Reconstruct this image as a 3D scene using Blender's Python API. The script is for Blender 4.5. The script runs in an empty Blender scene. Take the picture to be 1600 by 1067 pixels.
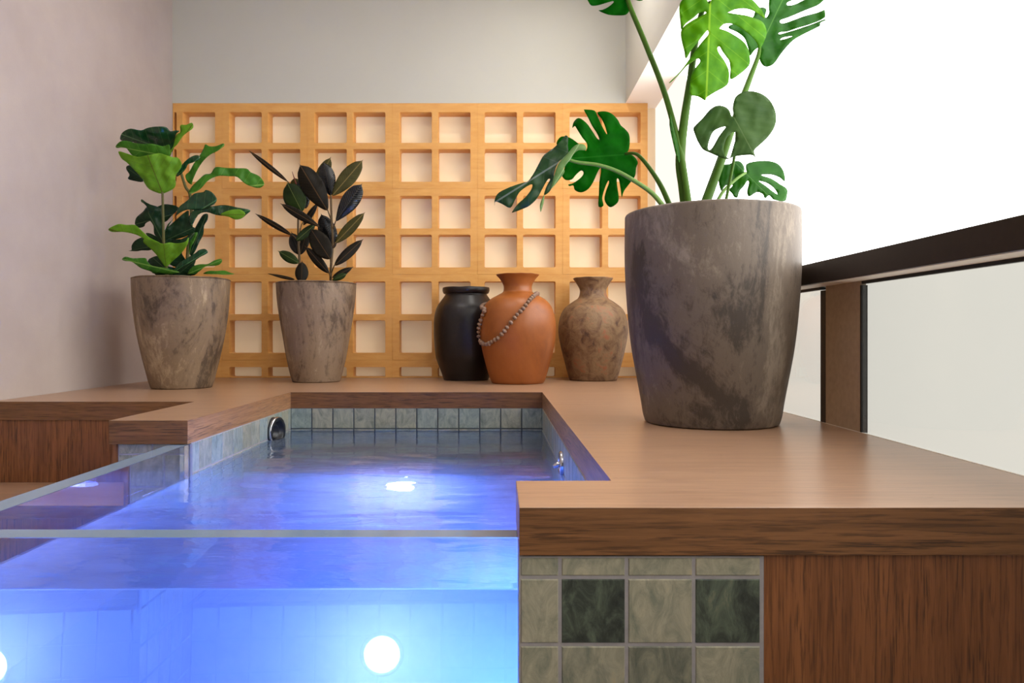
import bpy, bmesh, math, random
from mathutils import Vector, geometry, noise
S = bpy.context.scene
COL = S.collection
R = random.Random(7)
PI = math.pi
# ------------------------------------------------------------------ camera, world, lights, exposure
F = 1150.0; UC, VC = 778.0, 524.0            # focal length in pixels, vanishing point
ZD = 1.10                                    # deck top above the floor
H = 0.2587                                   # lens above the deck
ZC = ZD + H
def W(u, v, y): return Vector(((u-UC)/F*y, y, ZC-(v-VC)/F*y))
def srgb(r, g, b):
    f = lambda c: (c/255/12.92) if c/255 <= .04045 else ((c/255+.055)/1.055)**2.4
    return (f(r), f(g), f(b), 1)
cd = bpy.data.cameras.new('camera'); cam = bpy.data.objects.new('camera', cd); COL.objects.link(cam)
cam.location = (0, 0, ZC); cam.rotation_euler = (PI/2, 0, 0)
cd.lens = F/1600*36; cd.sensor_width = 36; cd.sensor_fit = 'HORIZONTAL'
cd.shift_x = (800-UC)/1600; cd.shift_y = (VC-533.5)/1600; cd.clip_start = .02
S.camera = cam
wd = bpy.data.worlds.new('world'); S.world = wd; wd.use_nodes = True
wd.node_tree.nodes['Background'].inputs[0].default_value = (.95, .92, .88, 1)
wd.node_tree.nodes['Background'].inputs[1].default_value = .12
S.view_settings.view_transform = 'Standard'; S.view_settings.look = 'None'
S.view_settings.exposure = 0.0; S.view_settings.gamma = 1.0; S.view_settings.use_curve_mapping = False
S.cycles.use_denoising = True
S.cycles.max_bounces = 14; S.cycles.transmission_bounces = 12; S.cycles.transparent_max_bounces = 12
S.cycles.glossy_bounces = 6; S.cycles.diffuse_bounces = 4; S.cycles.volume_bounces = 1
S.cycles.sample_clamp_indirect = 14.0; S.cycles.blur_glossy = .3
def area(name, loc, sx, sy, power, color, rot=(0, 0, 0)):
    l = bpy.data.lights.new(name, 'AREA'); l.shape = 'RECTANGLE'; l.size = sx; l.size_y = sy
    l.energy = power; l.color = color
    o = bpy.data.objects.new(name, l); o.location = loc; o.rotation_euler = rot; COL.objects.link(o); return o
area('ceiling_panel_light', (-.7, 2.9, ZC+2.2), .7, .7, 10, (1, .98, .93))
area('ceiling_spot_light', (.38, 3.72, ZC+2.2), .12, .12, 9, (1, .98, .93))
area('ceiling_panel_light', (-.3, .6, ZC+2.2), 1.1, .9, 7, (1, .98, .93))
WIN_UP, WIN_LOW, LED = 4.8, .82, 950.0

# ------------------------------------------------------------------ helpers
def tag(o, label=None, cat=None, group=None, kind=None):
    if label: o['label'] = label
    if cat: o['category'] = cat
    if group: o['group'] = group
    if kind: o['kind'] = kind
    return o
def empty(name, loc, label, cat, group=None):
    o = bpy.data.objects.new(name, None); o.empty_display_size = .05; o.location = loc
    COL.objects.link(o); return tag(o, label, cat, group)
def obj(name, bm, mats, parent=None, smooth=False, recalc=True):
    if recalc: bmesh.ops.recalc_face_normals(bm, faces=bm.faces[:])
    me = bpy.data.meshes.new(name); bm.to_mesh(me); bm.free()
    if not isinstance(mats, (list, tuple)): mats = [mats]
    for m in mats: me.materials.append(m)
    if smooth:
        for p in me.polygons: p.use_smooth = True
    o = bpy.data.objects.new(name, me); COL.objects.link(o)
    if parent is not None:                     # meshes are written in world coordinates
        top = parent; off = Vector()
        while top: off += top.location; top = top.parent
        me.transform(__import__('mathutils').Matrix.Translation(-off)); o.parent = parent
    return o
def box(bm, x0, x1, y0, y1, z0, z1, bev=0, mi=0):
    vs = [bm.verts.new((x, y, z)) for z in (z0, z1) for y in (y0, y1) for x in (x0, x1)]
    fs = [bm.faces.new([vs[i] for i in q]) for q in
          ((0, 2, 3, 1), (4, 5, 7, 6), (0, 1, 5, 4), (2, 6, 7, 3), (0, 4, 6, 2), (1, 3, 7, 5))]
    for f in fs: f.material_index = mi
    if bev:
        es = {e for f in fs for e in f.edges}
        bmesh.ops.bevel(bm, geom=list(es), offset=bev, segments=2, profile=.6, affect='EDGES')
    return bm
def mkbox(name, x0, x1, y0, y1, z0, z1, m, parent=None, bev=0):
    return obj(name, box(bmesh.new(), x0, x1, y0, y1, z0, z1, bev), m, parent)
def prism(bm, pts, z0, z1, bev=0):
    lo = [bm.verts.new((x, y, z0)) for x, y in pts]; hi = [bm.verts.new((x, y, z1)) for x, y in pts]
    n = len(pts); fs = [bm.faces.new(lo[::-1]), bm.faces.new(hi)]
    for i in range(n): fs.append(bm.faces.new((lo[i], lo[(i+1) % n], hi[(i+1) % n], hi[i])))
    if bev:
        bmesh.ops.bevel(bm, geom=list({e for f in fs for e in f.edges}), offset=bev, segments=2, profile=.6, affect='EDGES')
    return bm
def catmull(pts, n, closed=False):
    out = []; N = len(pts)
    for i in range(N if closed else N-1):
        g = (lambda k: pts[k % N]) if closed else (lambda k: pts[max(0, min(N-1, k))])
        a, b, c, d = (Vector(g(i+k)) for k in (-1, 0, 1, 2))
        for k in range(n):
            t = k/n
            out.append(.5*((2*b)+(c-a)*t+(2*a-5*b+4*c-d)*t*t+(3*b-a-3*c+d)*t**3))
    if not closed: out.append(Vector(pts[-1]))
    return out
def tube(bm, path, rad, seg=10, closed=False):
    n = len(path); rings = []
    for i, p in enumerate(path):
        p = Vector(p)
        a = Vector(path[(i-1) % n] if closed else path[max(0, i-1)]); b = Vector(path[(i+1) % n] if closed else path[min(n-1, i+1)])
        t = (b-a).normalized(); up = Vector((0, 1, 0)) if abs(t.y) < .9 else Vector((1, 0, 0))
        s = t.cross(up).normalized(); w = s.cross(t)
        r = rad[i] if isinstance(rad, (list, tuple)) else rad
        rings.append([bm.verts.new(p+s*math.cos(2*PI*k/seg)*r+w*math.sin(2*PI*k/seg)*r) for k in range(seg)])
    for i in range(n if closed else n-1):
        A, B = rings[i], rings[(i+1) % n]
        for k in range(seg): bm.faces.new((A[k], A[(k+1) % seg], B[(k+1) % seg], B[k]))
    if not closed: bm.faces.new(rings[0][::-1]); bm.faces.new(rings[-1])
    return bm
def lathe(bm, prof, cx, cy, z0, seg=72, wob=0, seed=0):
    """prof: (radius, height) list; first and last may have radius 0"""
    rings = []
    for r, h in prof:
        if r <= 1e-6: rings.append([bm.verts.new((cx, cy, z0+h))]); continue
        ring = []
        for k in range(seg):
            a = 2*PI*k/seg; d = 1
            if wob: d += wob*noise.noise(Vector((math.cos(a)*1.3+seed, math.sin(a)*1.3, h*5)))
            dz = wob*.25*noise.noise(Vector((math.cos(a)*2+seed+9, math.sin(a)*2, h*3))) if h > .1 else 0
            ring.append(bm.verts.new((cx+math.cos(a)*r*d, cy+math.sin(a)*r*d, z0+h+dz)))
        rings.append(ring)
    for A, B in zip(rings, rings[1:]):
        for k in range(seg):
            k2 = (k+1) % seg
            if len(A) == 1 and len(B) > 1: bm.faces.new((A[0], B[k2], B[k]))
            elif len(B) == 1 and len(A) > 1: bm.faces.new((A[k], A[k2], B[0]))
            elif len(A) > 1: bm.faces.new((A[k], A[k2], B[k2], B[k]))
    return bm

# ------------------------------------------------------------------ materials
class NT:
    def __init__(s, name):
        s.m = bpy.data.materials.new(name); s.m.use_nodes = True; s.t = s.m.node_tree
        s.b = s.t.nodes['Principled BSDF']; s.out = s.t.nodes['Material Output']
    def n(s, typ, **kw):
        x = s.t.nodes.new(typ)
        for k, v in kw.items():
            if k.startswith('i_'):
                key = k[2:]; key = int(key) if key.isdigit() else key.replace('_', ' ')
                x.inputs[key].default_value = v
            else: setattr(x, k, v)
        return x
    def l(s, a, b): s.t.links.new(a, b)
    def co(s, scale=(1, 1, 1), kind='Object', rot=(0, 0, 0)):
        c = s.n('ShaderNodeTexCoord'); mp = s.n('ShaderNodeMapping'); mp.inputs['Scale'].default_value = scale
        mp.inputs['Rotation'].default_value = rot
        s.l(c.outputs[kind], mp.inputs[0]); return mp.outputs[0]
    def noise(s, vec, scale, detail=4, rough=.5, dist=0):
        x = s.n('ShaderNodeTexNoise', i_Scale=scale, i_Detail=detail, i_Roughness=rough, i_Distortion=dist)
        s.l(vec, x.inputs['Vector']); return x.outputs['Fac']
    def ramp(s, fac, stops):
        x = s.n('ShaderNodeValToRGB'); cr = x.color_ramp
        while len(cr.elements) < len(stops): cr.elements.new(.5)
        for e, (p, c) in zip(cr.elements, stops): e.position = p; e.color = c if len(c) == 4 else (*c, 1)
        s.l(fac, x.inputs[0]); return x.outputs[0]
    def mix(s, fac, a, b, mode='MIX'):
        x = s.n('ShaderNodeMix', data_type='RGBA', blend_type=mode)
        for i, v in ((0, fac), (6, a), (7, b)):
            if isinstance(v, (int, float, tuple)): x.inputs[i].default_value = v
            else: s.l(v, x.inputs[i])
        return x.outputs[2]
    def math(s, op, a, b=0.0, c=None):
        x = s.n('ShaderNodeMath', operation=op)
        for i, v in enumerate((a, b) if c is None else (a, b, c)):
            if isinstance(v, (int, float)): x.inputs[i].default_value = v
            else: s.l(v, x.inputs[i])
        return x.outputs[0]
    def bump(s, h, strength=.2, dist=.01):
        x = s.n('ShaderNodeBump', i_Strength=strength, i_Distance=dist); s.l(h, x.inputs['Height'])
        s.l(x.outputs[0], s.b.inputs['Normal']); return x.outputs[0]
    def set(s, **kw):
        for k, v in kw.items():
            i = s.b.inputs[k.replace('_', ' ')]
            if hasattr(v, 'node'): s.l(v, i)
            else: i.default_value = v
        return s.m
G = lambda v: (v, v, v, 1)
def plaster(name, c0, c1, bump=.08, sc=2.0):
    t = NT(name); v = t.co(); n1 = t.noise(v, sc, 5, .6); n2 = t.noise(v, 120, 3, .6)
    c = t.mix(t.math('MULTIPLY', n2, .25), t.ramp(n1, [(.3, c0), (.72, c1)]), c0)
    t.bump(n2, bump, .003); return t.set(Base_Color=c, Roughness=.9)
def wood(name, axis, dark, mid, light, rough=.42, st=.75, spec=.5):
    t = NT(name)
    def sc(lo, hi): return {'X': (lo, hi, hi), 'Y': (hi, lo, hi), 'Z': (hi, hi, lo)}[axis]
    n1 = t.noise(t.co(sc(11, 260)), 1.0, 4, .6, .3); n2 = t.noise(t.co(sc(2.2, 60)), 1.0, 5, .7, .8); n3 = t.noise(t.co(sc(.9, 9)), 1.0, 2, .5, .6); n4 = t.noise(t.co(sc(1.5, 14)), 1.0, 2, .5)
    base = t.ramp(n2, [(.34, mid), (.62, light)])
    base = t.mix(t.math('MULTIPLY', n3, .35), base, mid)
    streak = t.ramp(n1, [(.38, (1, 1, 1)), (.5, (0, 0, 0))]); gate = t.ramp(n4, [(.35, (.35, .35, .35)), (.6, (1, 1, 1))])
    c = t.mix(t.math('MULTIPLY', t.math('MULTIPLY', streak, gate), st), base, dark)
    t.bump(n1, .12, .002)
    return t.set(Base_Color=c, Roughness=t.math('MULTIPLY_ADD', n1, .12, rough-.06), Specular_IOR_Level=spec)
def plain(name, c, rough=.5, metal=0, spec=.5):
    t = NT(name); n1 = t.noise(t.co(), 60, 3, .6)
    k = lambda f: tuple(min(1, q*f) for q in c[:3])+(1,)
    return t.set(Base_Color=t.ramp(n1, [(.3, k(.9)), (.7, k(1.08))]), Roughness=rough, Metallic=metal, Specular_IOR_Level=spec)
M = {}
M['wall_left'] = plaster('mauve_plaster', srgb(170, 156, 150), srgb(184, 171, 164), .12)
M['wall_back'] = plaster('grey_paint', srgb(192, 189, 177), srgb(196, 193, 182), .03)
M['recess'] = plaster('cream_paint', srgb(244, 228, 198), srgb(248, 234, 208), .04)
t_ = NT('glowing_cream_fill'); n_ = t_.noise(t_.co(), 3, 3); t_.set(Base_Color=t_.ramp(n_, [(.3, srgb(236, 218, 184)), (.7, srgb(244, 228, 198))]), Roughness=.8, Emission_Color=(1, .82, .52, 1), Emission_Strength=.13); M['glow_fill'] = t_.m  # emission added to brighten the lattice openings
M['cream'] = plaster('white_paint', srgb(244, 236, 226), srgb(248, 240, 232), .03)
M['ceiling'] = plaster('ceiling_paint', srgb(235, 232, 226), srgb(238, 235, 230), .03)
M['floor'] = plaster('floor_stone', srgb(120, 108, 96), srgb(140, 126, 112), .1, 5)
D, MI, LI = srgb(84, 52, 34), srgb(132, 92, 66), srgb(156, 112, 84)
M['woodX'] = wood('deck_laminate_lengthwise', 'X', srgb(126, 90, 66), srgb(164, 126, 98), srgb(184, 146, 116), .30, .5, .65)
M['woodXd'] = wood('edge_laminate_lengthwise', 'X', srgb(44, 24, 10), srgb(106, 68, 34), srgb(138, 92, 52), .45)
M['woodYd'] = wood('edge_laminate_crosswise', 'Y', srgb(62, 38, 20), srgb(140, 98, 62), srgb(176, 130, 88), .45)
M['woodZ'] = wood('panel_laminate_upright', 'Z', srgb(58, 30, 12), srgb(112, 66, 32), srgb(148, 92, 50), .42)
def lattice_mat():
    t = NT('pine_lattice_wood'); v = t.co((3, 3, 14)); n1 = t.noise(v, 2.5, 4, .6, .6); n2 = t.noise(t.co(), 1.2, 2)
    c = t.ramp(n1, [(.3, srgb(214, 152, 76)), (.7, srgb(228, 172, 96))])
    c = t.mix(t.math('MULTIPLY', n2, .35), c, srgb(206, 140, 68)); t.bump(n1, .05, .002)
    return t.set(Base_Color=c, Roughness=.55)
M['lattice'] = lattice_mat()
M['bronze'] = plain('dark_bronze_metal', srgb(46, 34, 30), .38, .35)
M['bronze_post'] = plain('brown_anodised_metal', srgb(176, 150, 122), .5, .0)
M['pale_lit_strip'] = plain('pale_lit_paint', srgb(240, 230, 214), .45, 0)  # near-white carries light bounced onto the rail underside; base shoe shares it
M['gasket'] = plain('black_rubber', srgb(14, 13, 13), .6)
M['chrome'] = plain('chrome_metal', srgb(200, 200, 205), .12, 1)
M['black_plastic'] = plain('black_plastic', srgb(22, 24, 30), .35)
M['silicone'] = plain('grey_silicone', srgb(120, 120, 130), .4)
def tile_mat():
    t = NT('slate_mosaic_tile'); at = t.n('ShaderNodeAttribute', attribute_name='tone')
    sep = t.n('ShaderNodeSeparateColor'); t.l(at.outputs['Color'], sep.inputs[0])
    c = t.n('ShaderNodeTexCoord'); ad = t.n('ShaderNodeVectorMath', operation='MULTIPLY_ADD')
    t.l(at.outputs['Color'], ad.inputs[0]); ad.inputs[1].default_value = (37, 53, 71); t.l(c.outputs['Object'], ad.inputs[2])
    mp = t.n('ShaderNodeMapping'); mp.inputs['Scale'].default_value = (1, 1, .55); t.l(ad.outputs[0], mp.inputs[0])
    n1 = t.noise(mp.outputs[0], 30, 9, .72, .9); n2 = t.noise(ad.outputs[0], 160, 3, .7)
    light = t.ramp(n1, [(.28, srgb(104, 112, 98)), (.44, srgb(142, 140, 120)), (.6, srgb(170, 162, 138)), (.76, srgb(182, 160, 122))])
    dark = t.ramp(n1, [(.3, srgb(30, 32, 30)), (.46, srgb(58, 64, 56)), (.6, srgb(88, 98, 82)), (.74, srgb(132, 130, 106))])
    teal = t.ramp(n1, [(.28, srgb(84, 104, 104)), (.48, srgb(134, 152, 148)), (.75, srgb(172, 180, 172))])
    col = t.mix(sep.outputs[0], light, dark); col = t.mix(sep.outputs[1], col, teal)
    col = t.mix(t.math('MULTIPLY', n2, .22), col, srgb(210, 205, 190), 'SOFT_LIGHT')
    t.bump(n1, .25, .004)
    return t.set(Base_Color=col, Roughness=.38)
M['tile'] = tile_mat(); t_ = NT('pale_basin_tile'); n_ = t_.noise(t_.co(), 18, 7, .65, .8); t_.set(Base_Color=t_.ramp(n_, [(.3, srgb(176, 188, 188)), (.7, srgb(214, 220, 218))]), Roughness=.4); M['tile_pale'] = t_.m
M['grout'] = plain('grey_grout', srgb(156, 150, 148), .9)
M['grout_pale'] = plain('pale_grout', srgb(190, 200, 200), .9)
M['grout_dark'] = plain('dark_grout', srgb(70, 76, 80), .9)
def emis(name, c, s):
    t = NT(name); e = t.n('ShaderNodeEmission'); e.inputs[0].default_value = c; e.inputs[1].default_value = s
    t.l(e.outputs[0], t.out.inputs[0]); return t.m
M['win_up'] = emis('daylit_frosted_glass', (1, .99, .96, 1), WIN_UP)
M['win_low'] = emis('daylit_opal_glass', (1, .965, .87, 1), WIN_LOW)
M['end_glow'] = emis('glowing_cream_wall', (1, .90, .80, 1), 1.15)  # cream wall end made to glow, its brightness put into the material
M['led'] = emis('pool_lamp_lens', (.13, .21, 1, 1), LED*.75)
M['led_fill'] = emis('added_fill_lamp_lens', (.07, .225, 1, 1), LED*2.2)  # lens of the added lamp that lifts the front water
M['led_core'] = emis('pool_lamp_bulb', (.9, .95, 1, 1), LED*.5)
def pane_mat():
    t = NT('clear_balustrade_glass'); tr = t.n('ShaderNodeBsdfTransparent'); tr.inputs[0].default_value = (.985, .99, .985, 1)
    gl = t.n('ShaderNodeBsdfGlossy'); gl.inputs['Roughness'].default_value = .01; gl.inputs[0].default_value = (1, 1, 1, 1)
    lw = t.n('ShaderNodeLayerWeight', i_Blend=.5); ms = t.n('ShaderNodeMixShader')
    t.l(t.math('MULTIPLY_ADD', t.math('POWER', lw.outputs['Facing'], 5.0), .9, .045), ms.inputs[0]); t.l(tr.outputs[0], ms.inputs[1]); t.l(gl.outputs[0], ms.inputs[2]); t.l(ms.outputs[0], t.out.inputs[0]); return t.m
M['pane'] = pane_mat()
def glass(name, c, ior, bump=None, vol=None, rough=0):
    t = NT(name); g = t.n('ShaderNodeBsdfGlass', i_IOR=ior, i_Roughness=rough); g.inputs[0].default_value = c
    if bump:
        n1 = t.noise(t.co((1, 2.6, 1)), bump[0], 3, .6, .8); bp = t.n('ShaderNodeBump', i_Strength=bump[1], i_Distance=bump[2])
        t.l(n1, bp.inputs['Height']); t.l(bp.outputs[0], g.inputs['Normal'])
    t.l(g.outputs[0], t.out.inputs[0])
    if vol:
        sc = t.n('ShaderNodeVolumeScatter', i_Density=vol[1], i_Anisotropy=.45); sc.inputs[0].default_value = vol[0]
        ab = t.n('ShaderNodeVolumeAbsorption', i_Density=vol[3]); ab.inputs[0].default_value = vol[2]
        ad = t.n('ShaderNodeAddShader'); t.l(sc.outputs[0], ad.inputs[0]); t.l(ab.outputs[0], ad.inputs[1]); t.l(ad.outputs[0], t.out.inputs[1])
    return t.m
M['acrylic'] = glass('clear_acrylic', (.97, .985, 1, 1), 1.49)
WV = ((.66, .68, 1, 1), .9, (.30, .57, 1, 1), .4)
M['water'] = glass('pool_water_surface', (1, 1, 1, 1), 1.333, (9, .22, .006), WV)
t_ = NT('polished_acrylic_edge'); g_ = t_.n('ShaderNodeBsdfGlass', i_IOR=1.49, i_Roughness=.12); d_ = t_.n('ShaderNodeBsdfDiffuse'); d_.inputs[0].default_value = (.52, .72, 1, 1)
x_ = t_.n('ShaderNodeMixShader', i_0=.30); t_.l(g_.outputs[0], x_.inputs[1]); t_.l(d_.outputs[0], x_.inputs[2]); t_.l(x_.outputs[0], t_.out.inputs[0]); M['acrylic_edge'] = t_.m
M['water_side'] = glass('pool_water_body', (1, 1, 1, 1), 1.333, None, WV)
def concrete(name, dark, mid, light, seed, gloss=.55):
    t = NT(name); c = t.n('ShaderNodeTexCoord'); ad = t.n('ShaderNodeVectorMath', operation='ADD'); t.l(c.outputs['Object'], ad.inputs[0]); ad.inputs[1].default_value = (seed, seed*2, seed*3)
    mp = t.n('ShaderNodeMapping'); mp.inputs['Scale'].default_value = (1, 1, .42); t.l(ad.outputs[0], mp.inputs[0])
    n1 = t.noise(mp.outputs[0], 4.5, 10, .68, .9); n2 = t.noise(mp.outputs[0], 38, 9, .8, .5); n3 = t.noise(ad.outputs[0], 3, 3, .5)
    f = t.math('ADD', t.math('MULTIPLY', n1, .56), t.math('ADD', t.math('MULTIPLY', n2, .29), t.math('MULTIPLY', n3, .15)))
    col = t.ramp(f, [(.425, dark), (.485, mid), (.52, mid), (.59, light)])
    t.bump(n2, .3, .004)
    return t.set(Base_Color=col, Roughness=t.math('MULTIPLY_ADD', n1, .3, gloss-.15))
M['pot'] = concrete('aged_concrete', srgb(62, 51, 42), srgb(102, 88, 75), srgb(138, 124, 108), 1.3)
M['pot_a'] = concrete('aged_concrete_taupe', srgb(78, 62, 46), srgb(128, 106, 82), srgb(172, 150, 120), 4.1)
M['pot_b'] = concrete('aged_concrete_pale', srgb(88, 70, 54), srgb(138, 116, 94), srgb(176, 156, 130), 8.7)
M['soil'] = plain('potting_soil', srgb(50, 36, 26), .95)
def clay(name, stops, sc, gloss, seed, streak=.6, bump=.3):
    t = NT(name); c = t.n('ShaderNodeTexCoord'); mp = t.n('ShaderNodeMapping'); mp.inputs['Location'].default_value = (seed, 0, 0)
    mp.inputs['Scale'].default_value = (1, 1, streak); t.l(c.outputs['Object'], mp.inputs[0])
    n1 = t.noise(mp.outputs[0], sc, 8, .7, .6); n2 = t.noise(mp.outputs[0], 50, 4, .7)
    t.bump(t.math('ADD', n1, t.math('MULTIPLY', n2, .4)), bump, .006)
    return t.set(Base_Color=t.ramp(n1, stops), Roughness=gloss)
M['vase_black'] = clay('burnished_black_clay', [(.3, srgb(14, 9, 9)), (.55, srgb(24, 15, 14)), (.75, srgb(44, 30, 27))], 8, .38, 0)
M['vase_orange'] = clay('terracotta_clay', [(.25, srgb(112, 58, 26)), (.45, srgb(150, 82, 28)), (.7, srgb(166, 96, 42))], 4, .42, 3, .5, .12)
M['vase_brown'] = clay('mottled_brown_clay', [(.32, srgb(70, 44, 30)), (.44, srgb(116, 84, 56)), (.55, srgb(134, 106, 74)), (.68, srgb(152, 88, 58)), (.76, srgb(110, 104, 74))], 16, .62, 6, .9, .8)
M['bead'] = clay('carved_wood_bead', [(.3, srgb(84, 62, 50)), (.6, srgb(146, 116, 96)), (.8, srgb(110, 84, 68))], 60, .6, 1)
M['cord'] = plain('jute_cord', srgb(136, 104, 74), .9)
def leaf_mat(name, c_dark, c_light, vein, trans, rough=.35, nv=7.0, tr_col=None, veinw=.5, spec=.18, bs=.14, mw=.010):
    """colour across a leaf with a pale midrib and side veins, laid out on the leaf's own uv"""
    t = NT(name); uv = t.n('ShaderNodeUVMap'); sp = t.n('ShaderNodeSeparateXYZ'); t.l(uv.outputs[0], sp.inputs[0])
    ab = t.math('ABSOLUTE', sp.outputs[1]); mid = t.math('LESS_THAN', ab, mw)
    ph = t.math('MULTIPLY', t.math('SUBTRACT', sp.outputs[0], t.math('MULTIPLY', ab, .75)), nv)
    fr = t.math('ABSOLUTE', t.math('SUBTRACT', t.math('FRACT', ph), .5)); side = t.math('LESS_THAN', fr, .022)
    n1 = t.noise(t.co(), 14, 4, .6); base = t.ramp(n1, [(.3, c_dark), (.7, c_light)])
    vm = t.math('MAXIMUM', mid, t.math('MULTIPLY', side, veinw))
    col = t.mix(vm, base, vein)
    hgt = t.math('ADD', t.math('MULTIPLY', t.math('SINE', t.math('MULTIPLY', ph, 2*PI)), .5), t.math('MULTIPLY', n1, .8))
    nb = t.bump(hgt, bs, .003)
    t.set(Base_Color=col, Roughness=rough, Specular_IOR_Level=spec)
    tb = t.n('ShaderNodeBsdfTranslucent'); t.l(t.mix(1.0, col, tr_col or (1, 1, .35, 1), 'MULTIPLY'), tb.inputs[0]); 
    ms = t.n('ShaderNodeMixShader', i_0=trans); t.l(t.b.outputs[0], ms.inputs[1]); t.l(tb.outputs[0], ms.inputs[2]); t.l(ms.outputs[0], t.out.inputs[0])
    return t.m
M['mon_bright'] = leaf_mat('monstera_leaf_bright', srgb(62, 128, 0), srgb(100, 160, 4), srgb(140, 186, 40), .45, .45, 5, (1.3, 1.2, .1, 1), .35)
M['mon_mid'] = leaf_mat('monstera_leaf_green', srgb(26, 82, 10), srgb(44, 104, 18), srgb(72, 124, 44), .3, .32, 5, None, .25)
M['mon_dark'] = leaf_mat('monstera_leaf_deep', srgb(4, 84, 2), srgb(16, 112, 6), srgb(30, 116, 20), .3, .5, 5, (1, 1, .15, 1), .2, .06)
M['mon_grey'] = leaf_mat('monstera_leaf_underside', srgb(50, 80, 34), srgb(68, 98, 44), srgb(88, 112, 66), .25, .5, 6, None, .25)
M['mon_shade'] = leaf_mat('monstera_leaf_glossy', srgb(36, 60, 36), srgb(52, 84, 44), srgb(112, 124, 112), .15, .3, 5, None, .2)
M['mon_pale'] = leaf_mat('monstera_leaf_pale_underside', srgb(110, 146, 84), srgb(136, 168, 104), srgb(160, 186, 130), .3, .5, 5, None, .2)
M['petiole'] = plain('monstera_stalk', srgb(66, 100, 24), .5, 0, .2)
M['petiole_light'] = plain('monstera_stalk_pale', srgb(104, 136, 66), .5, 0, .2)
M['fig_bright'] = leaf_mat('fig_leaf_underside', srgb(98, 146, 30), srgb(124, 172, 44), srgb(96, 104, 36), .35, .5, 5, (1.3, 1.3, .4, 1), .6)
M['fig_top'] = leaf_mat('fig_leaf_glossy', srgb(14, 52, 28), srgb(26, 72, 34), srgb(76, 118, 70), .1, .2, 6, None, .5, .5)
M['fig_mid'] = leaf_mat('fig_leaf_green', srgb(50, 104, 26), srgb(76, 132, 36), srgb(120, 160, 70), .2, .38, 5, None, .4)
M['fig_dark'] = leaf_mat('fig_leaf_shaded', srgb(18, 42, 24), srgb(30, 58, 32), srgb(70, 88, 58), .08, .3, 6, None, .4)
M['fig_stem'] = plain('fig_bark', srgb(88, 86, 40), .7)
M['rub_olive'] = leaf_mat('rubber_leaf_underside', srgb(52, 50, 16), srgb(72, 66, 26), srgb(116, 98, 52), .12, .5, 16, None, .12, .2, .1, .010)
M['rub_dark'] = leaf_mat('rubber_leaf_brown', srgb(20, 16, 9), srgb(30, 24, 13), srgb(80, 58, 34), .04, .45, 16, None, .1, .2, .1, .008)
M['rub_gloss'] = leaf_mat('rubber_leaf_glossy', srgb(10, 12, 14), srgb(18, 20, 24), srgb(52, 48, 46), .02, .2, 18, None, .15, .5, .2, .008)
M['rub_green'] = leaf_mat('rubber_leaf_green', srgb(24, 38, 12), srgb(38, 56, 16), srgb(96, 106, 56), .1, .45, 16, None, .1, .2, .1, .008)
M['rub_stem'] = plain('rubber_plant_stem', srgb(92, 70, 38), .6)
M['rub_sheath'] = plain('rubber_plant_sheath', srgb(120, 50, 34), .5)

# ------------------------------------------------------------------ room
def struct(o): o['kind'] = 'structure'; return o
XL = -1.99; YB = 4.605; ZT = ZC+2.25; YN = -2.6
struct(mkbox('floor', XL-.1, 1.2, YN, YB+.1, -.1, 0, M['floor']))
struct(mkbox('ceiling', XL-.1, 1.2, YN, YB+.1, ZT, ZT+.1, M['ceiling']))
struct(mkbox('wall_left', XL-.1, XL, YN, YB+.1, 0, ZT, M['wall_left']))
struct(mkbox('wall_back', XL, 1.2, YB, YB+.1, 0, ZT, M['recess']))
ZL = ZC+1.42                                          # top of the lattice, underside of the bulkhead
struct(mkbox('wall_back_upper', XL, .781, 4.50, YB, ZL, ZT, M['wall_back']))
bm = bmesh.new(); box(bm, .781, 1.12, YN, YB, ZL, ZT)
for f in bm.faces:
    if abs(f.calc_center_median().z-ZL) < 1e-4: f.material_index = 1
struct(obj('trim_1', bm, [M['wall_back'], M['cream']]))
# right wall: end piece with an added glow, solid base, frosted daylit window above and below the rail
YW = 4.02
struct(mkbox('wall_end_glow', .985, 1.05, YW, YB, ZD-.05, ZL, M['end_glow']))
struct(mkbox('wall_right', 1.03, 1.12, YN, YB, 0, ZD-.05, M['cream']))
w1 = struct(mkbox('window_1', 1.03, 1.05, YN, YW, ZC+.20, ZL, M['win_up']))
w2 = struct(mkbox('window_2', 1.03, 1.05, YN, YW, ZD-.05, ZC+.20, M['win_low']))

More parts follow.
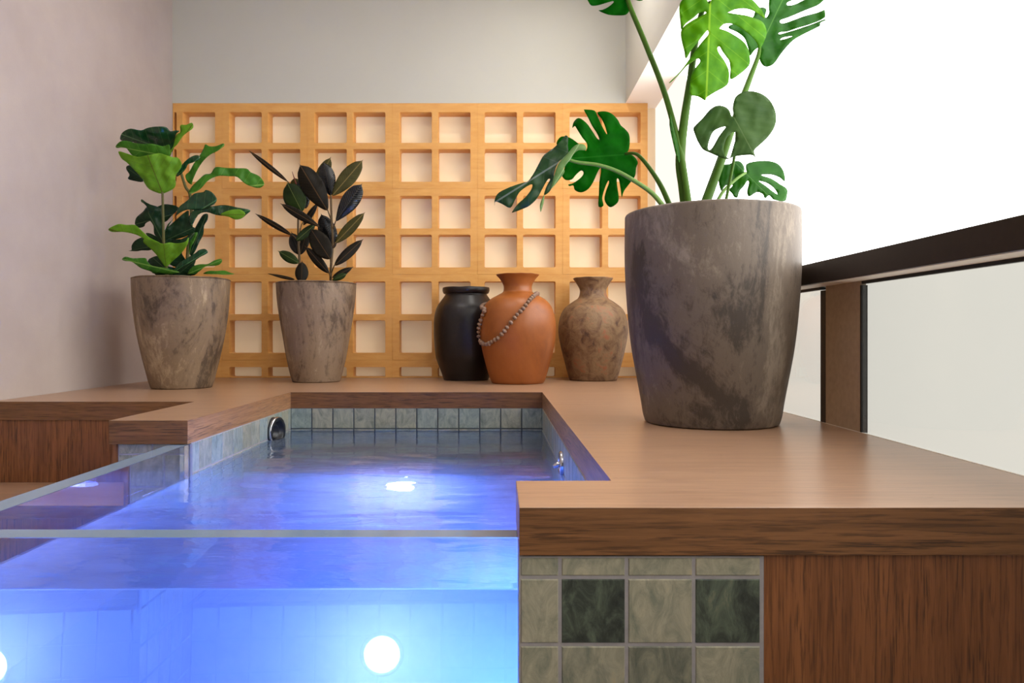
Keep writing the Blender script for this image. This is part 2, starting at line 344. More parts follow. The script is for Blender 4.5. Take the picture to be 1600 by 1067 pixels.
# ------------------------------------------------------------------ lattice screen
lat = empty('lattice_screen', (-.54, 4.45, ZD), 'orange wooden lattice screen of square openings against the back wall', 'screen')
YLF = 4.50; LT = .0995; PX = 133.0/F*YLF; PZ = 133.8/F*YLF; fr = .043; mb = .019
def lattice_panel(x0, x1, z0, z1, cx0, cz0, top=0, yl=YLF):
    cv = bpy.data.curves.new('lp', 'CURVE'); cv.dimensions = '2D'; cv.fill_mode = 'BOTH'; cv.extrude = LT/2-.0008; cv.bevel_depth = .0008; cv.bevel_resolution = 0; cv.offset = -.0008
    def ring(a, b, c, d, r=0):
        pts = []
        if r:
            for (px, pz, s) in ((a+r, c+r, PI), (b-r, c+r, 1.5*PI), (b-r, d-r, 0), (a+r, d-r, .5*PI)):
                for k in range(5): pts.append((px+r*math.cos(s+k*PI/8), pz+r*math.sin(s+k*PI/8)))
        else: pts = [(a, c), (b, c), (b, d), (a, d)]
        sp = cv.splines.new('POLY'); sp.points.add(len(pts)-1); sp.use_cyclic_u = True
        for p, q in zip(sp.points, pts): p.co = (q[0], q[1], 0, 1)
    ring(x0, x1, z0, z1)
    for i in (0, 1):
        for j in (0, 1):
            a = cx0+fr+(PX/2-fr+mb)*i; b = a+PX/2-fr-mb; c = cz0+fr+(PZ/2-fr+mb)*j; d = c+PZ/2-fr-mb
            if j == 1: d -= top
            a2, b2, c2, d2 = max(a, x0), min(b, x1), max(c, z0), min(d, z1)
            if b2-a2 < .012 or d2-c2 < .012: continue
            if a2 == x0: a2 += .004
            if c2 == z0: c2 += .004
            ring(a2, b2, c2, d2, .009)
    t = bpy.data.objects.new('tmp', cv); COL.objects.link(t)
    dg = bpy.context.evaluated_depsgraph_get(); dg.update()
    me = bpy.data.meshes.new_from_object(t.evaluated_get(dg)); bpy.data.objects.remove(t)
    bm = bmesh.new(); bm.from_mesh(me); bpy.data.meshes.remove(me)
    for v in bm.verts: v.co = Vector((v.co.x, yl+LT/2+v.co.z, v.co.y))
    bmesh.ops.remove_doubles(bm, verts=bm.verts[:], dist=1e-5)
    for f in bm.faces: f.material_index = 0
    return obj('lattice_panel', bm, M['lattice'], lat)
XR = (1012-UC)/F*YLF
for i in range(6):
    x1 = XR-PX*i; x0 = x1-PX
    for j in range(4):
        z1 = ZL-PZ*j; z0 = z1-PZ
        lattice_panel(max(x0+.0002, XL+.002), x1-.0002, max(z0+.0002, ZD+.001), z1-.0002, x0, z0, .012 if j == 0 else 0)

tag(mkbox('glow_panel', XL+.002, .912, YLF+.0995, YB-.001+.0, ZD+.001, ZL-.001, M['glow_fill'], lat), 'cream panel behind the openings, its glow added to brighten them')
# ------------------------------------------------------------------ timber deck and joinery
XPL, XPR, YPB = -.943, .203, 3.35          # pool inside faces
XA, YF, YAB = .032, 1.106, 1.31            # right arm of the coping
YCL = 2.237; XCL = -1.183; YS = 2.874      # left coping end, set-back deck edge
TH = .072; ZU = ZD-TH
deck = empty('wooden_pool_surround', (.55, 2.4, 0), 'brown wood-grain deck around the raised pool with thick edges and upright panels below', 'deck')
outl = [(XA, YF), (.965, YF), (.965, YB-.001), (XL+.001, YB-.001), (XL+.001, YS), (XCL, YS), (XCL, YCL), (XPL, YCL), (XPL, YPB), (XPR, YPB), (XPR, YAB), (XA, YAB)]
bm = bmesh.new(); prism(bm, outl, ZU, ZD, .0012)
bmesh.ops.recalc_face_normals(bm, faces=bm.faces[:])
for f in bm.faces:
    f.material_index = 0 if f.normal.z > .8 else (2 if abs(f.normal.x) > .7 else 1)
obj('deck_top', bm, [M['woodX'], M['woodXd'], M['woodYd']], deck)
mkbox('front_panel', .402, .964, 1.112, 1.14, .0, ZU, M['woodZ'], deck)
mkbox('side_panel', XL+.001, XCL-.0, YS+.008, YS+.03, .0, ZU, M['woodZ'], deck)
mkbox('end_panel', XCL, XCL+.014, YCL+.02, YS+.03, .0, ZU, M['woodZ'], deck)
steps = empty('wooden_steps', (-1.6, 2.3, 0), 'wood-grain steps up to the deck at the left wall, behind the clear pool wall', 'steps')
for k, (y0, y1, zr) in enumerate(((2.486, YS+.006, -.575), (2.08, 2.486, -.86))):
    bm = bmesh.new(); box(bm, XL+.001, XCL-.001, y0, y1, ZC+zr-.045, ZC+zr, .001)
    for f in bm.faces: f.material_index = 0 if f.normal.z > .8 else 1
    obj('tread', bm, [M['woodX'], M['woodXd']], steps)
    mkbox('riser', XL+.001, XCL-.001, y0+.008, y0+.03, 0 if k else ZC-.86, ZC+zr-.045, M['woodZ'], steps)

# ------------------------------------------------------------------ plunge pool: tiled walls, bench, clear walls, fittings
pool = empty('plunge_pool', (-.4, 2.3, 0), 'raised plunge pool lined with green slate mosaic and closed by clear acrylic walls', 'pool')
ZW = ZC-.43; ZF = ZW-.95                   # water level, pool floor
PT = .0985
def tiles(name, parent, org, ud, vd, nd, us, vs, tone, grout='grout', back=None, seed=1, mat='tile'):
    """tiles laid between consecutive values of us and vs on a plane; grout slab behind them"""
    rr = random.Random(seed); bm = bmesh.new(); lay = bm.loops.layers.color.new('tone')
    org, ud, vd, nd = map(Vector, (org, ud, vd, nd)); g = .0027; e = .0014; dpt = .0018
    for i in range(len(us)-1):
        for j in range(len(vs)-1):
            u0, u1, v0, v1 = us[i]+g, us[i+1]-g, vs[j]+g, vs[j+1]-g
            if u1-u0 < .006 or v1-v0 < .003: continue
            P = lambda u, v, h: bm.verts.new(org+ud*u+vd*v+nd*h)
            o = [P(u0, v0, 0), P(u1, v0, 0), P(u1, v1, 0), P(u0, v1, 0)]
            q = [P(u0+e, v0+e, dpt), P(u1-e, v0+e, dpt), P(u1-e, v1-e, dpt), P(u0+e, v1-e, dpt)]
            fs = [bm.faces.new(q)]+[bm.faces.new((o[k], o[(k+1) % 4], q[(k+1) % 4], q[k])) for k in range(4)]
            tn = tone(i, j, rr)
            for f in fs:
                for l in f.loops: l[lay] = (tn[0], tn[1], rr.random() if l is None else 0, 1)
            b = rr.random()
            for f in fs:
                for l in f.loops: l[lay] = (tn[0], tn[1], b, 1)
    u0, u1, v0, v1 = us[0], us[-1], vs[0], vs[-1]; t = back or .02
    vsn = [bm.verts.new(org+ud*u+vd*v+nd*h) for h in (0, -t) for u, v in ((u0, v0), (u1, v0), (u1, v1), (u0, v1))]
    for q in ((0, 1, 2, 3), (7, 6, 5, 4), (0, 4, 5, 1), (1, 5, 6, 2), (2, 6, 7, 3), (3, 7, 4, 0)):
        f = bm.faces.new([vsn[k] for k in q]); f.material_index = 1
        for l in f.loops: l[lay] = (0, 0, 0, 1)
    return obj(name, bm, [M[mat], M[grout]], parent, recalc=False)
def steps_list(a, b, start, p):
    out = [a]; x = start
    while x < b-.004:
        if x > a+.004: out.append(x)
        x += p
    return out+[b]
def t_pool(i, j, rr): return (rr.random()*.35, .45+.5*rr.random())
def t_low(i, j, rr): return (rr.random()*.5, .3*rr.random())
VZ = [ZF+.0]+[v for v in [ZU-.094-PT*k for k in range(13)][::-1] if v > ZF+.01]+[ZU]
FR = {0: [0, .9, .0, 1], 1: [0, .0, .8, .1], 2: [.55, .35, .5, .35]}
wb = tiles('back_wall_tiling', pool, (XPL, YPB, 0), (1, 0, 0), (0, 0, 1), (0, -1, 0), steps_list(0, XPR-XPL, .096, PT-.003), VZ, t_pool, 'grout_dark', .06, 3)
wl = tiles('left_wall_tiling', pool, (XPL, 2.262, 0), (0, 1, 0), (0, 0, 1), (1, 0, 0), steps_list(0, YPB-2.262, .06, PT), VZ, t_pool, 'grout', .06, 5)
wr = tiles('right_wall_tiling', pool, (XPR, YPB, 0), (0, -1, 0), (0, 0, 1), (-1, 0, 0), steps_list(0, YPB-YAB, .09, PT), VZ, t_pool, 'grout', .06, 8)
# bench with its front riser, and the basin floor
ZB = ZW-.40; YBN = 2.72
tiles('bench_top', pool, (XPL, YBN, ZB), (1, 0, 0), (0, 1, 0), (0, 0, 1), steps_list(0, XPR-XPL, .08, PT), steps_list(0, YPB-YBN, .09, PT), t_pool, 'grout', .05, 11)
tiles('bench_front', pool, (XPL, YBN, 0), (1, 0, 0), (0, 0, 1), (0, -1, 0), steps_list(0, XPR-XPL, .08, PT), steps_list(ZF, ZB, ZF+.05, PT), t_pool, 'grout_pale', .02, 12, 'tile_pale')
tiles('basin_floor', pool, (XPL-.055, 1.212, ZF), (1, 0, 0), (0, 1, 0), (0, 0, 1), steps_list(0, XPR-XPL+.055, .08, PT), steps_list(0, YBN-1.212, .09, PT), t_pool, 'grout_pale', .05, 13, 'tile_pale')
# right arm pier
px = lambda u: (u-UC)/F*1.112-XA
fu = [0.0, px(875), px(979), px(1084), px(1190), px(1198)]
zz = lambda v: ZC-(v-VC)/F*1.112
fv = [0.0]+[zz(1007)-.1005*k for k in range(9)][::-1]+[zz(902), zz(869)]
fv = [0.0]+[v for v in fv[1:] if v > .02]
NJ = len(fv)-1
def t_front(i, j, rr):
    k = NJ-1-j
    tab = {0: (.35, .15, .3, 0, 0), 1: (0, 1, .02, 1, 0), 2: (.12, .5, .75, .02, 0)}
    if i == 4: return (0, 0)
    if k in tab: return (tab[k][i], .15 if tab[k][i] in (.35, .3, .5, .75) else 0)
    return (rr.random()*.8, .1)
mkbox('pier_core', XA+.004, XPR, 1.14, YAB-.002, 0, ZU-.001, M['grout'], pool)
tiles('front_pier_tiling', pool, (XA, 1.1125, 0), (1, 0, 0), (0, 0, 1), (0, -1, 0), fu[:5]+[fu[5]], fv, t_front, 'grout', .0275, 21)
tiles('pier_side_tiling', pool, (XA+.003, YAB, 0), (0, -1, 0), (0, 0, 1), (-1, 0, 0), steps_list(0, YAB-1.114, .1, PT), VZ, t_pool, 'grout', .003, 23)
tiles('pier_back_tiling', pool, (XPR, YAB-.003, 0), (-1, 0, 0), (0, 0, 1), (0, 1, 0), steps_list(0, XPR-XA-.004, .09, PT), VZ, t_pool, 'grout', .003, 24)
# left pier, facing the room
tiles('left_pier_tiling', pool, (XCL+.016, 2.262, 0), (1, 0, 0), (0, 0, 1), (0, -1, 0), [0, .105, .205, XPL-XCL-.016], [0.0]+[v for v in [ZU-.035-.1*k for k in range(12)][::-1] if v > .01]+[ZU], t_low, 'grout', .06, 31)
# clear acrylic wall, one bonded L, with a frosted clamp at the left pier
ZA = ZC-.3325
bm = bmesh.new(); prism(bm, [(-1.0, 1.212), (XA+.001, 1.212), (XA+.001, 1.26), (XPL-.001, 1.26), (XPL-.001, 2.258), (-1.0, 2.258)], ZF-.02, ZA, .0015)
bmesh.ops.recalc_face_normals(bm, faces=bm.faces[:])
for f in bm.faces: f.material_index = 1 if f.normal.z > .3 else 0
tag(obj('acrylic_wall', bm, [M['acrylic'], M['acrylic_edge']], pool), 'thick clear acrylic panel')
mkbox('seal_strip', XPL-.003, XPL+.004, 2.247, 2.262, ZW-.3, ZA, M['silicone'], pool)
mkbox('plinth', -1.0, XPR, 1.2, YPB, 0, ZF-.052, M['grout'], pool)
def disc_x(bm, x, y, z, r0, r1, d, s, seg=40):
    """ring lathe about the X axis: profile list of (radius, x offset)"""
    pr = [(r1, 0), (r1, d*.6), (r1*.93, d), (r0*1.08, d), (r0, d*.7), (r0, -.03)]
    rings = [[bm.verts.new((x+s*h, y+r*math.cos(2*PI*k/seg), z+r*math.sin(2*PI*k/seg))) for k in range(seg)] for r, h in pr]
    for A, B in zip(rings, rings[1:]):
        for k in range(seg): bm.faces.new((A[k], A[(k+1) % seg], B[(k+1) % seg], B[k]))
    bm.faces.new(rings[-1]); return bm
zf = ZC-.400
def turned(bm, c, ang, prof, seg=44):
    """lathe about a horizontal axis that leaves the left wall turned by ang towards the near end"""
    ax = Vector((math.cos(ang), -math.sin(ang), 0)); sd = Vector((math.sin(ang), math.cos(ang), 0)); rings = []
    for rr_, h in prof:
        q = Vector(c)+ax*h
        rings.append([bm.verts.new(q)] if rr_ == 0 else [bm.verts.new(q+sd*rr_*math.cos(2*PI*k/seg)+Vector((0, 0, rr_*math.sin(2*PI*k/seg)))) for k in range(seg)])
    for A, B in zip(rings, rings[1:]):
        for k in range(seg):
            k2 = (k+1) % seg
            if len(B) == 1: bm.faces.new((A[k], A[k2], B[0]))
            else: bm.faces.new((A[k], A[k2], B[k2], B[k]))
    return bm
ia_ = math.radians(13); ic = (XPL, 3.07, zf)
oi = obj('overflow_inlet', turned(bmesh.new(), ic, ia_, [(.059, -.01), (.059, .026), (.056, .030), (.046, .030), (.042, .026), (.040, .006), (.030, .006), (.029, .016), (.026, .016), (.024, .002), (0, .002)]), M['black_plastic'], pool, True)
tag(oi, 'round black overflow inlet')
obj('rim', turned(bmesh.new(), ic, ia_, [(.0592, .020), (.0612, .022), (.0612, .029), (.0585, .031), (.0570, .0305)]), M['chrome'], oi, True)
jt = obj('water_jet', disc_x(bmesh.new(), XPR-.002, 2.30, ZC-.404, .022, .042, .010, -1), M['chrome'], pool, True)
tag(jt, 'round chrome water jet')
nz = bmesh.new(); tube(nz, [(XPR+.01, 2.30, ZC-.404), (XPR-.016, 2.30, ZC-.404), (XPR-.03, 2.296, ZC-.410)], [.011, .010, .006], 16)
obj('nozzle', nz, M['chrome'], jt, True)
# lamp in the bench riser
lm = bmesh.new(); xl, zl = -.36, ZW-.56; seg = 40
pr = [(0, .001), (.055, .012), (.07, .006)]
lz = bmesh.new()
kz = bmesh.new(); bmesh.ops.create_uvsphere(kz, u_segments=20, v_segments=12, radius=.022)
for v_ in kz.verts: v_.co = Vector((xl+v_.co.x, YBN-.018+v_.co.y*.4, zl+v_.co.z))
c0 = lz.verts.new((xl, YBN-.016, zl)); rg = [[lz.verts.new((xl+r*math.cos(2*PI*k/seg), YBN-h, zl+r*math.sin(2*PI*k/seg))) for k in range(seg)] for r, h in ((.03, .0145), (.052, .010))]
for k in range(seg):
    lz.faces.new((c0, rg[0][k], rg[0][(k+1) % seg])); lz.faces.new((rg[0][k], rg[1][k], rg[1][(k+1) % seg], rg[0][(k+1) % seg]))
tube(lm, [(xl+.06*math.cos(a), YBN-.006, zl+.06*math.sin(a)) for a in [2*PI*k/40 for k in range(40)]], .008, 8, True)
lamp = obj('pool_lamp', lm, M['chrome'], pool, True); obj('lens', lz, M['led'], lamp, True); obj('bulb', kz, M['led_core'], lamp, True)
def added_fill_lamp(y, z):  # added hidden lamp, brightens the front of the pool
    x = XPR-.004; a = bmesh.new(); tube(a, [(x-.004, y+.06*math.cos(q), z+.06*math.sin(q)) for q in [2*PI*k/40 for k in range(40)]], .008, 8, True)
    o = obj('pool_lamp', a, M['chrome'], pool, True); b = bmesh.new(); c = b.verts.new((x-.016, y, z))  # this one is the added fill, out of view
    g = [[b.verts.new((x-h, y+r_*math.cos(2*PI*k/40), z+r_*math.sin(2*PI*k/40))) for k in range(40)] for r_, h in ((.03, .0145), (.052, .010))]
    for k in range(40):
        b.faces.new((c, g[0][k], g[0][(k+1) % 40])); b.faces.new((g[0][k], g[1][k], g[1][(k+1) % 40], g[0][(k+1) % 40]))
    obj('lens', b, M['led_fill'], o, True)
added_fill_lamp(1.62, ZW-.42)
# water
def water():
    bm = bmesh.new(); d = .0115
    xs0, xs1 = XPL+.0012, XPR+.001; y0, y1 = 1.2612, YPB+.001
    nx = int((xs1-xs0)/d); ny = int((y1-y0)/d); X = [xs0+(xs1-xs0)*i/nx for i in range(nx+1)]; Y = [y0+(y1-y0)*j/ny for j in range(ny+1)]
    ia = max(i for i, x in enumerate(X) if x <= XA+.0025); X[ia] = XA+.0035
    ja = min(j for j, y in enumerate(Y) if y >= YAB-.004); Y[ja] = YAB-.001
    vt = {}
    def hgt(x, y):
        p = Vector((x*3.2, y*6.5, 0)); q = Vector((x*9+5, y*20, 1))
        w = noise.noise(p)*.0042+noise.noise(q)*.0017+noise.noise(Vector((x*20, y*40, 2)))*.0005
        e = min(x-xs0, xs1-x, y-y0, y1-y); return w*min(1, .25+e/.08)*(1-.55*max(0, min(1, (y-2.6)/.5)))
    def V(i, j):
        if (i, j) not in vt: vt[i, j] = bm.verts.new((X[i], Y[j], ZW+hgt(X[i], Y[j])))
        return vt[i, j]
    for i in range(nx):
        for j in range(ny):
            if j < ja and i >= ia: continue
            bm.faces.new((V(i, j), V(i+1, j), V(i+1, j+1), V(i, j+1)))
    be = [e for e in bm.edges if e.is_boundary]
    r = bmesh.ops.extrude_edge_only(bm, edges=be); nv = [g for g in r['geom'] if isinstance(g, bmesh.types.BMVert)]
    for v in nv:
        v.co.z = ZF+.001
    ne = [g for g in r['geom'] if isinstance(g, bmesh.types.BMEdge) and all(abs(v.co.z-ZF-.001) < 1e-6 for v in g.verts)]
    bmesh.ops.triangle_fill(bm, edges=ne, use_beauty=True)
    return bm
wo = obj('pool_water', water(), [M['water'], M['water_side']])
for p in wo.data.polygons: p.use_smooth = p.normal.z > .7; p.material_index = 0 if p.normal.z > .7 else 1
tag(wo, 'rippling blue lit water filling the plunge pool behind the clear wall', 'water', kind='stuff')

# ------------------------------------------------------------------ balustrade
bal = empty('glass_balustrade', (.98, 2.1, ZD), 'dark bronze handrail over clear glass panes along the right edge of the deck', 'balustrade')
ZR0, ZR1 = ZC+.146, ZC+.206
hr = mkbox('handrail', .893, 1.015, -.6, YLF-.01, ZR0, ZR1, M['bronze'], bal, .002)
tag(mkbox('pale_lit_strip', .899, .9668, -.598, YLF-.012, ZR0-.0012, ZR0+.002, M['pale_lit_strip'], hr), 'rail underside with reflected light put into its pale colour')  # pale strip paints bounced light onto the bronze underside
for (y0, y1) in ((1.966, 2.173),):
    po = obj('post', box(bmesh.new(), .9675, .984, y0, y1, ZD, ZR0-.0005, .001), M['bronze_post'], bal)
    mkbox('gasket', .9672, .99, y1, y1+.034, ZD, ZR0-.012, M['gasket'], po); mkbox('gasket', .9672, .984, y0-.007, y0, ZD, ZR0-.012, M['gasket'], po)
mkbox('base_shoe', .9655, .9705, -.6, YB-.6, ZD-.04, ZD+.0006, M['pale_lit_strip'], bal)
for (y0, y1) in ((-.6, 1.957), (2.209, YB-.6)):
    pn = obj('glass_pane', box(bmesh.new(), .970, .980, y0, y1, ZD+.001, ZR0-.010), M['pane'], bal)
    g = bmesh.new(); box(g, .9672, .984, y0, y1, ZR0-.009, ZR0-.0008); obj('gasket', g, M['gasket'], pn)

# ------------------------------------------------------------------ vessels
def pot(parent, name, cx, cy, prof, h, rt, mat, wall=.022, seed=0, name_soil='soil'):
    pts = catmull([Vector((r*rt, k*h, 0)) for r, k in prof], 6)
    pr = [(0, 0), (pts[0].x-.012, 0), (pts[0].x-.003, .002)]+[(p.x, p.y+.004) for p in pts]
    pr[-1] = (pr[-1][0], h-.006)
    pr += [(rt-.002, h-.002), (rt-.007, h), (rt-wall+.004, h), (rt-wall, h-.005), (rt-wall-.004, h-.06), (0, h-.06)]
    o = obj(name, lathe(bmesh.new(), pr, cx, cy, ZD, 96, .006, seed), mat, parent, True)
    sm = bmesh.new(); lathe(sm, [(0, h-.045), (rt-wall-.02, h-.043), (rt-wall-.001, h-.05), (rt-wall-.003, h-.058), (0, h-.058)], cx, cy, ZD, 40, .02, seed+3)
    obj(name_soil, sm, M['soil'], parent, True)
P_big = [(.765, 0), (.79, .035), (.815, .1), (.865, .215), (.915, .33), (.953, .446), (.978, .56), (.996, .68), (1.003, .82), (1, 1)]
P_a = [(.62, 0), (.66, .05), (.70, .12), (.785, .27), (.865, .43), (.925, .58), (.967, .73), (.99, .885), (1, 1)]
P_b = [(.60, 0), (.655, .076), (.75, .246), (.82, .415), (.893, .585), (.956, .754), (.985, .88), (1, 1)]
def vase(name, cx, cy, pr, k, mat, label, seed, w=.012):
    pts = catmull([Vector((r*k, z*k, 0)) for r, z in pr], 5)
    pp = [(0, 0), (pts[0].x-.004, 0)]+[(p.x, max(.0015, p.y)) for p in pts]
    top = pp[-1]; inner = [(max(.01, p.x-w), p.y) for p in pts[::-1] if p.y > .12*pts[-1].y]
    pp += [(top[0]-.003, top[1]+.002), (top[0]-w*.6, top[1]+.001)]+inner[1:]+[(0, inner[-1][1])]
    o = obj(name, lathe(bmesh.new(), pp, cx, cy, ZD, 96, .012, seed), mat, None, True)
    tag(o, label, 'vase'); return o, pts
vase('clay_jar', -.186, 4.293, [(148, 0), (153, 12), (165, 50), (190, 112), (205, 162), (214, 262), (215, 382), (210, 440), (195, 490), (168, 530), (146, 560), (139, 574), (150, 580), (157, 598), (156, 617)], .000868, M['vase_black'],
     'black wide-mouthed clay jar with a low rim, left of the terracotta vase', 2)
OV = (.108, 4.0)
_, opts = vase('clay_vase', OV[0], OV[1], [(165, 0), (171, 8), (182, 30), (213, 130), (238, 235), (251, 345), (244, 430), (221, 500), (184, 545), (138, 572), (102, 592), (93, 610), (94, 640), (116, 680), (134, 700), (141, 708)], .000830, M['vase_orange'],
     'orange terracotta vase with flared neck, hung with a wooden bead string', 5)
vase('clay_vase', .552, 4.27, [(152, 0), (158, 10), (188, 118), (212, 218), (228, 318), (221, 400), (198, 460), (163, 495), (128, 520), (99, 540), (88, 570), (89, 600), (111, 640), (127, 662), (131, 670)], .000880, M['vase_brown'],
     'mottled brown weathered clay vase with narrow flared neck, beside the big planter', 9)
# bead string draped over the terracotta vase
def orad(z):
    z -= ZD
    for a, b in zip(opts, opts[1:]):
        if a.y <= z <= b.y and b.y > a.y: return a.x+(b.x-a.x)*(z-a.y)/(b.y-a.y)
    return opts[-1].x if z > opts[-1].y else opts[0].x
BR = .0122
zp = [(838, 245), (800, 278), (768, 318), (745, 348), (705, 388), (685, 415), (648, 460), (625, 492), (600, 520), (578, 542), (550, 558), (520, 577), (495, 580), (472, 570), (458, 545), (453, 510), (456, 470), (466, 425), (480, 385), (498, 350)]
fp = []
for x, y in catmull([Vector((a, b, 0)) for a, b in zp], 8)[::1] and [(p.x, p.y) for p in catmull([Vector((a, b, 0)) for a, b in zp], 8)]:
    u, v = 640+x*.2375, 400+y*.2375
    best = None
    for k in range(160):                                   # walk the view ray to the surface, nearest point otherwise
        Y = OV[1]-.30+k*.30/159*1.0; p = W(u, v, Y); r = math.hypot(p.x-OV[0], p.y-OV[1]); d = r-(orad(p.z)+BR*.9)
        if best is None or d < best[0]: best = (d, p)
        if d <= 0: break
    p = best[1]
    if best[0] > 0:                                        # outside the silhouette: pull in to hang against the side
        pass
    fp.append(p)
a0, a1 = fp[-1], fp[0]                                    # close the loop behind the neck
an0 = math.atan2(a0.y-OV[1], a0.x-OV[0]); an1 = math.atan2(a1.y-OV[1], a1.x-OV[0])
if an0 < 0: an0 += 2*PI
bk = []
for k in range(1, 30):
    t = k/30; an = an0+(an1-an0)*t; z = a0.z+(a1.z-a0.z)*t+.02*math.sin(PI*t); r = orad(z)+BR*1.1
    bk.append(Vector((OV[0]+r*math.cos(an), OV[1]+r*math.sin(an), z)))
loop = fp+bk
bead_root = empty('bead_necklace', loop[100], 'string of round carved wooden beads draped over the terracotta vase', 'beads')
cm = bmesh.new(); tube(cm, loop[::3], .0022, 6, True); obj('cord', cm, M['cord'], bead_root, True)
def bead_mesh():
    bm = bmesh.new(); bmesh.ops.create_uvsphere(bm, u_segments=14, v_segments=10, radius=BR)
    for v in bm.verts: v.co.z *= .86
    me = bpy.data.meshes.new('bead'); bm.to_mesh(me); bm.free(); me.materials.append(M['bead'])
    for p in me.polygons: p.use_smooth = True
    return me
bme = bead_mesh(); acc = 0; nxt = 0; n = len(loop); cnt = 0
for i in range(n):
    a, b = loop[i], loop[(i+1) % n]; L = (b-a).length
    while nxt <= acc+L and cnt < 95:
        q = a.lerp(b, (nxt-acc)/L if L else 0)
        o = bpy.data.objects.new('bead', bme); COL.objects.link(o); o.parent = bead_root; o.location = q-bead_root.location
        o.rotation_euler = (b-a).to_track_quat('Z', 'Y').to_euler(); s = R.uniform(.84, 1.1); o.scale = (s, s, s*R.uniform(.8, 1.05)); cnt += 1
        nxt += BR*2*R.choice([.9, .95, 1.0, 1.3])
    acc += L

# ------------------------------------------------------------------ leaves
def inside(p, poly):
    x, y = p; c = False; n = len(poly)
    for i in range(n):
        x1, y1 = poly[i]; x2, y2 = poly[i-1]
        if (y1 > y) != (y2 > y) and x < (x2-x1)*(y-y1)/(y2-y1)+x1: c = not c
    return c
def leaf(parent, outline, holes, base, tip, Y, mat, gx=0., gy=0., fold=.3, curl=.3, wav=.01, th=.0006, step=5.0, seed=0, smooth=3, name='leaf'):
    """outline, base and tip in photo pixels give the real leaf at distance Y; depth comes from tilt, fold along the midrib, curl and waviness"""
    o2 = [(p.x, p.y) for p in catmull([Vector((a, b, 0)) for a, b in outline], smooth, True)]
    h2 = [[(p.x, p.y) for p in catmull([Vector((a, b, 0)) for a, b in h], smooth, True)] for h in holes]
    pts = [Vector(p) for p in o2]; edges = [(i, (i+1) % len(o2)) for i in range(len(o2))]
    for h in h2:
        k = len(pts); pts += [Vector(p) for p in h]; edges += [(k+i, k+(i+1) % len(h)) for i in range(len(h))]
    xs = [p[0] for p in o2]; ys = [p[1] for p in o2]; x = min(xs)
    row = 0; y = min(ys)
    while y < max(ys):
        x = min(xs)+(row % 2)*step/2
        while x < max(xs):
            if inside((x, y), o2) and not any(inside((x, y), h) for h in h2):
                if min((x-a)**2+(y-b)**2 for a, b in o2+[q for h in h2 for q in h]) > (step*.45)**2: pts.append(Vector((x, y)))
            x += step
        y += step*.87; row += 1
    vs, es, fs, *_ = geometry.delaunay_2d_cdt([Vector((p.x, p.y)) for p in pts], edges, [], 0, 1e-4)
    bx, by = base; dx, dy = tip[0]-bx, tip[1]-by; L = math.hypot(dx, dy); ex, ey = dx/L, dy/L; k = Y/F
    bm = bmesh.new(); uvl = bm.loops.layers.uv.new('UVMap'); bv = []; uv = []
    for p in vs:
        a = (p.x-bx)*ex+(p.y-by)*ey; c = -(p.x-bx)*ey+(p.y-by)*ex; ac = math.sqrt(c*c+9)-3
        w = noise.noise(Vector((p.x*.05+seed, p.y*.05, seed)))*wav+noise.noise(Vector((p.x*.13+seed, p.y*.13, 3)))*wav*.35
        dep = Y+k*(gx*(p.x-bx)+gy*(p.y-by)+fold*ac+curl*(a/L)**2*L*.5)+w*min(1, .2+ac/10)
        bv.append(bm.verts.new(W(p.x, p.y, dep))); uv.append((a/L, c/L))
    for f in fs:
        cx = sum(vs[i].x for i in f)/3; cy = sum(vs[i].y for i in f)/3
        if not inside((cx, cy), o2) or any(inside((cx, cy), h) for h in h2): continue
        try: fc = bm.faces.new([bv[i] for i in f])
        except ValueError: continue
        for l, i in zip(fc.loops, f): l[uvl].uv = uv[i]
    for v in [v for v in bm.verts if not v.link_faces]: bm.verts.remove(v)
    o = obj(name, bm, mat, parent, True)
    sd = o.modifiers.new('thickness', 'SOLIDIFY'); sd.thickness = th*2; sd.offset = 0
    return o
def zt(pts, x0, y0, s): return [(x0+a*s, y0+b*s) for a, b in pts]
def stalk(parent, path, Ys, w0, w1, mat, name='stalk', n=8):
    q = catmull([Vector((u, v, y)) for (u, v), y in zip(path, Ys)], n); P = [W(p.x, p.y, p.z) for p in q]
    rad = [(w0+(w1-w0)*i/(len(P)-1))/2/F*q[i].z for i in range(len(P))]
    return obj(name, tube(bmesh.new(), P, rad, 12), mat, parent, True)

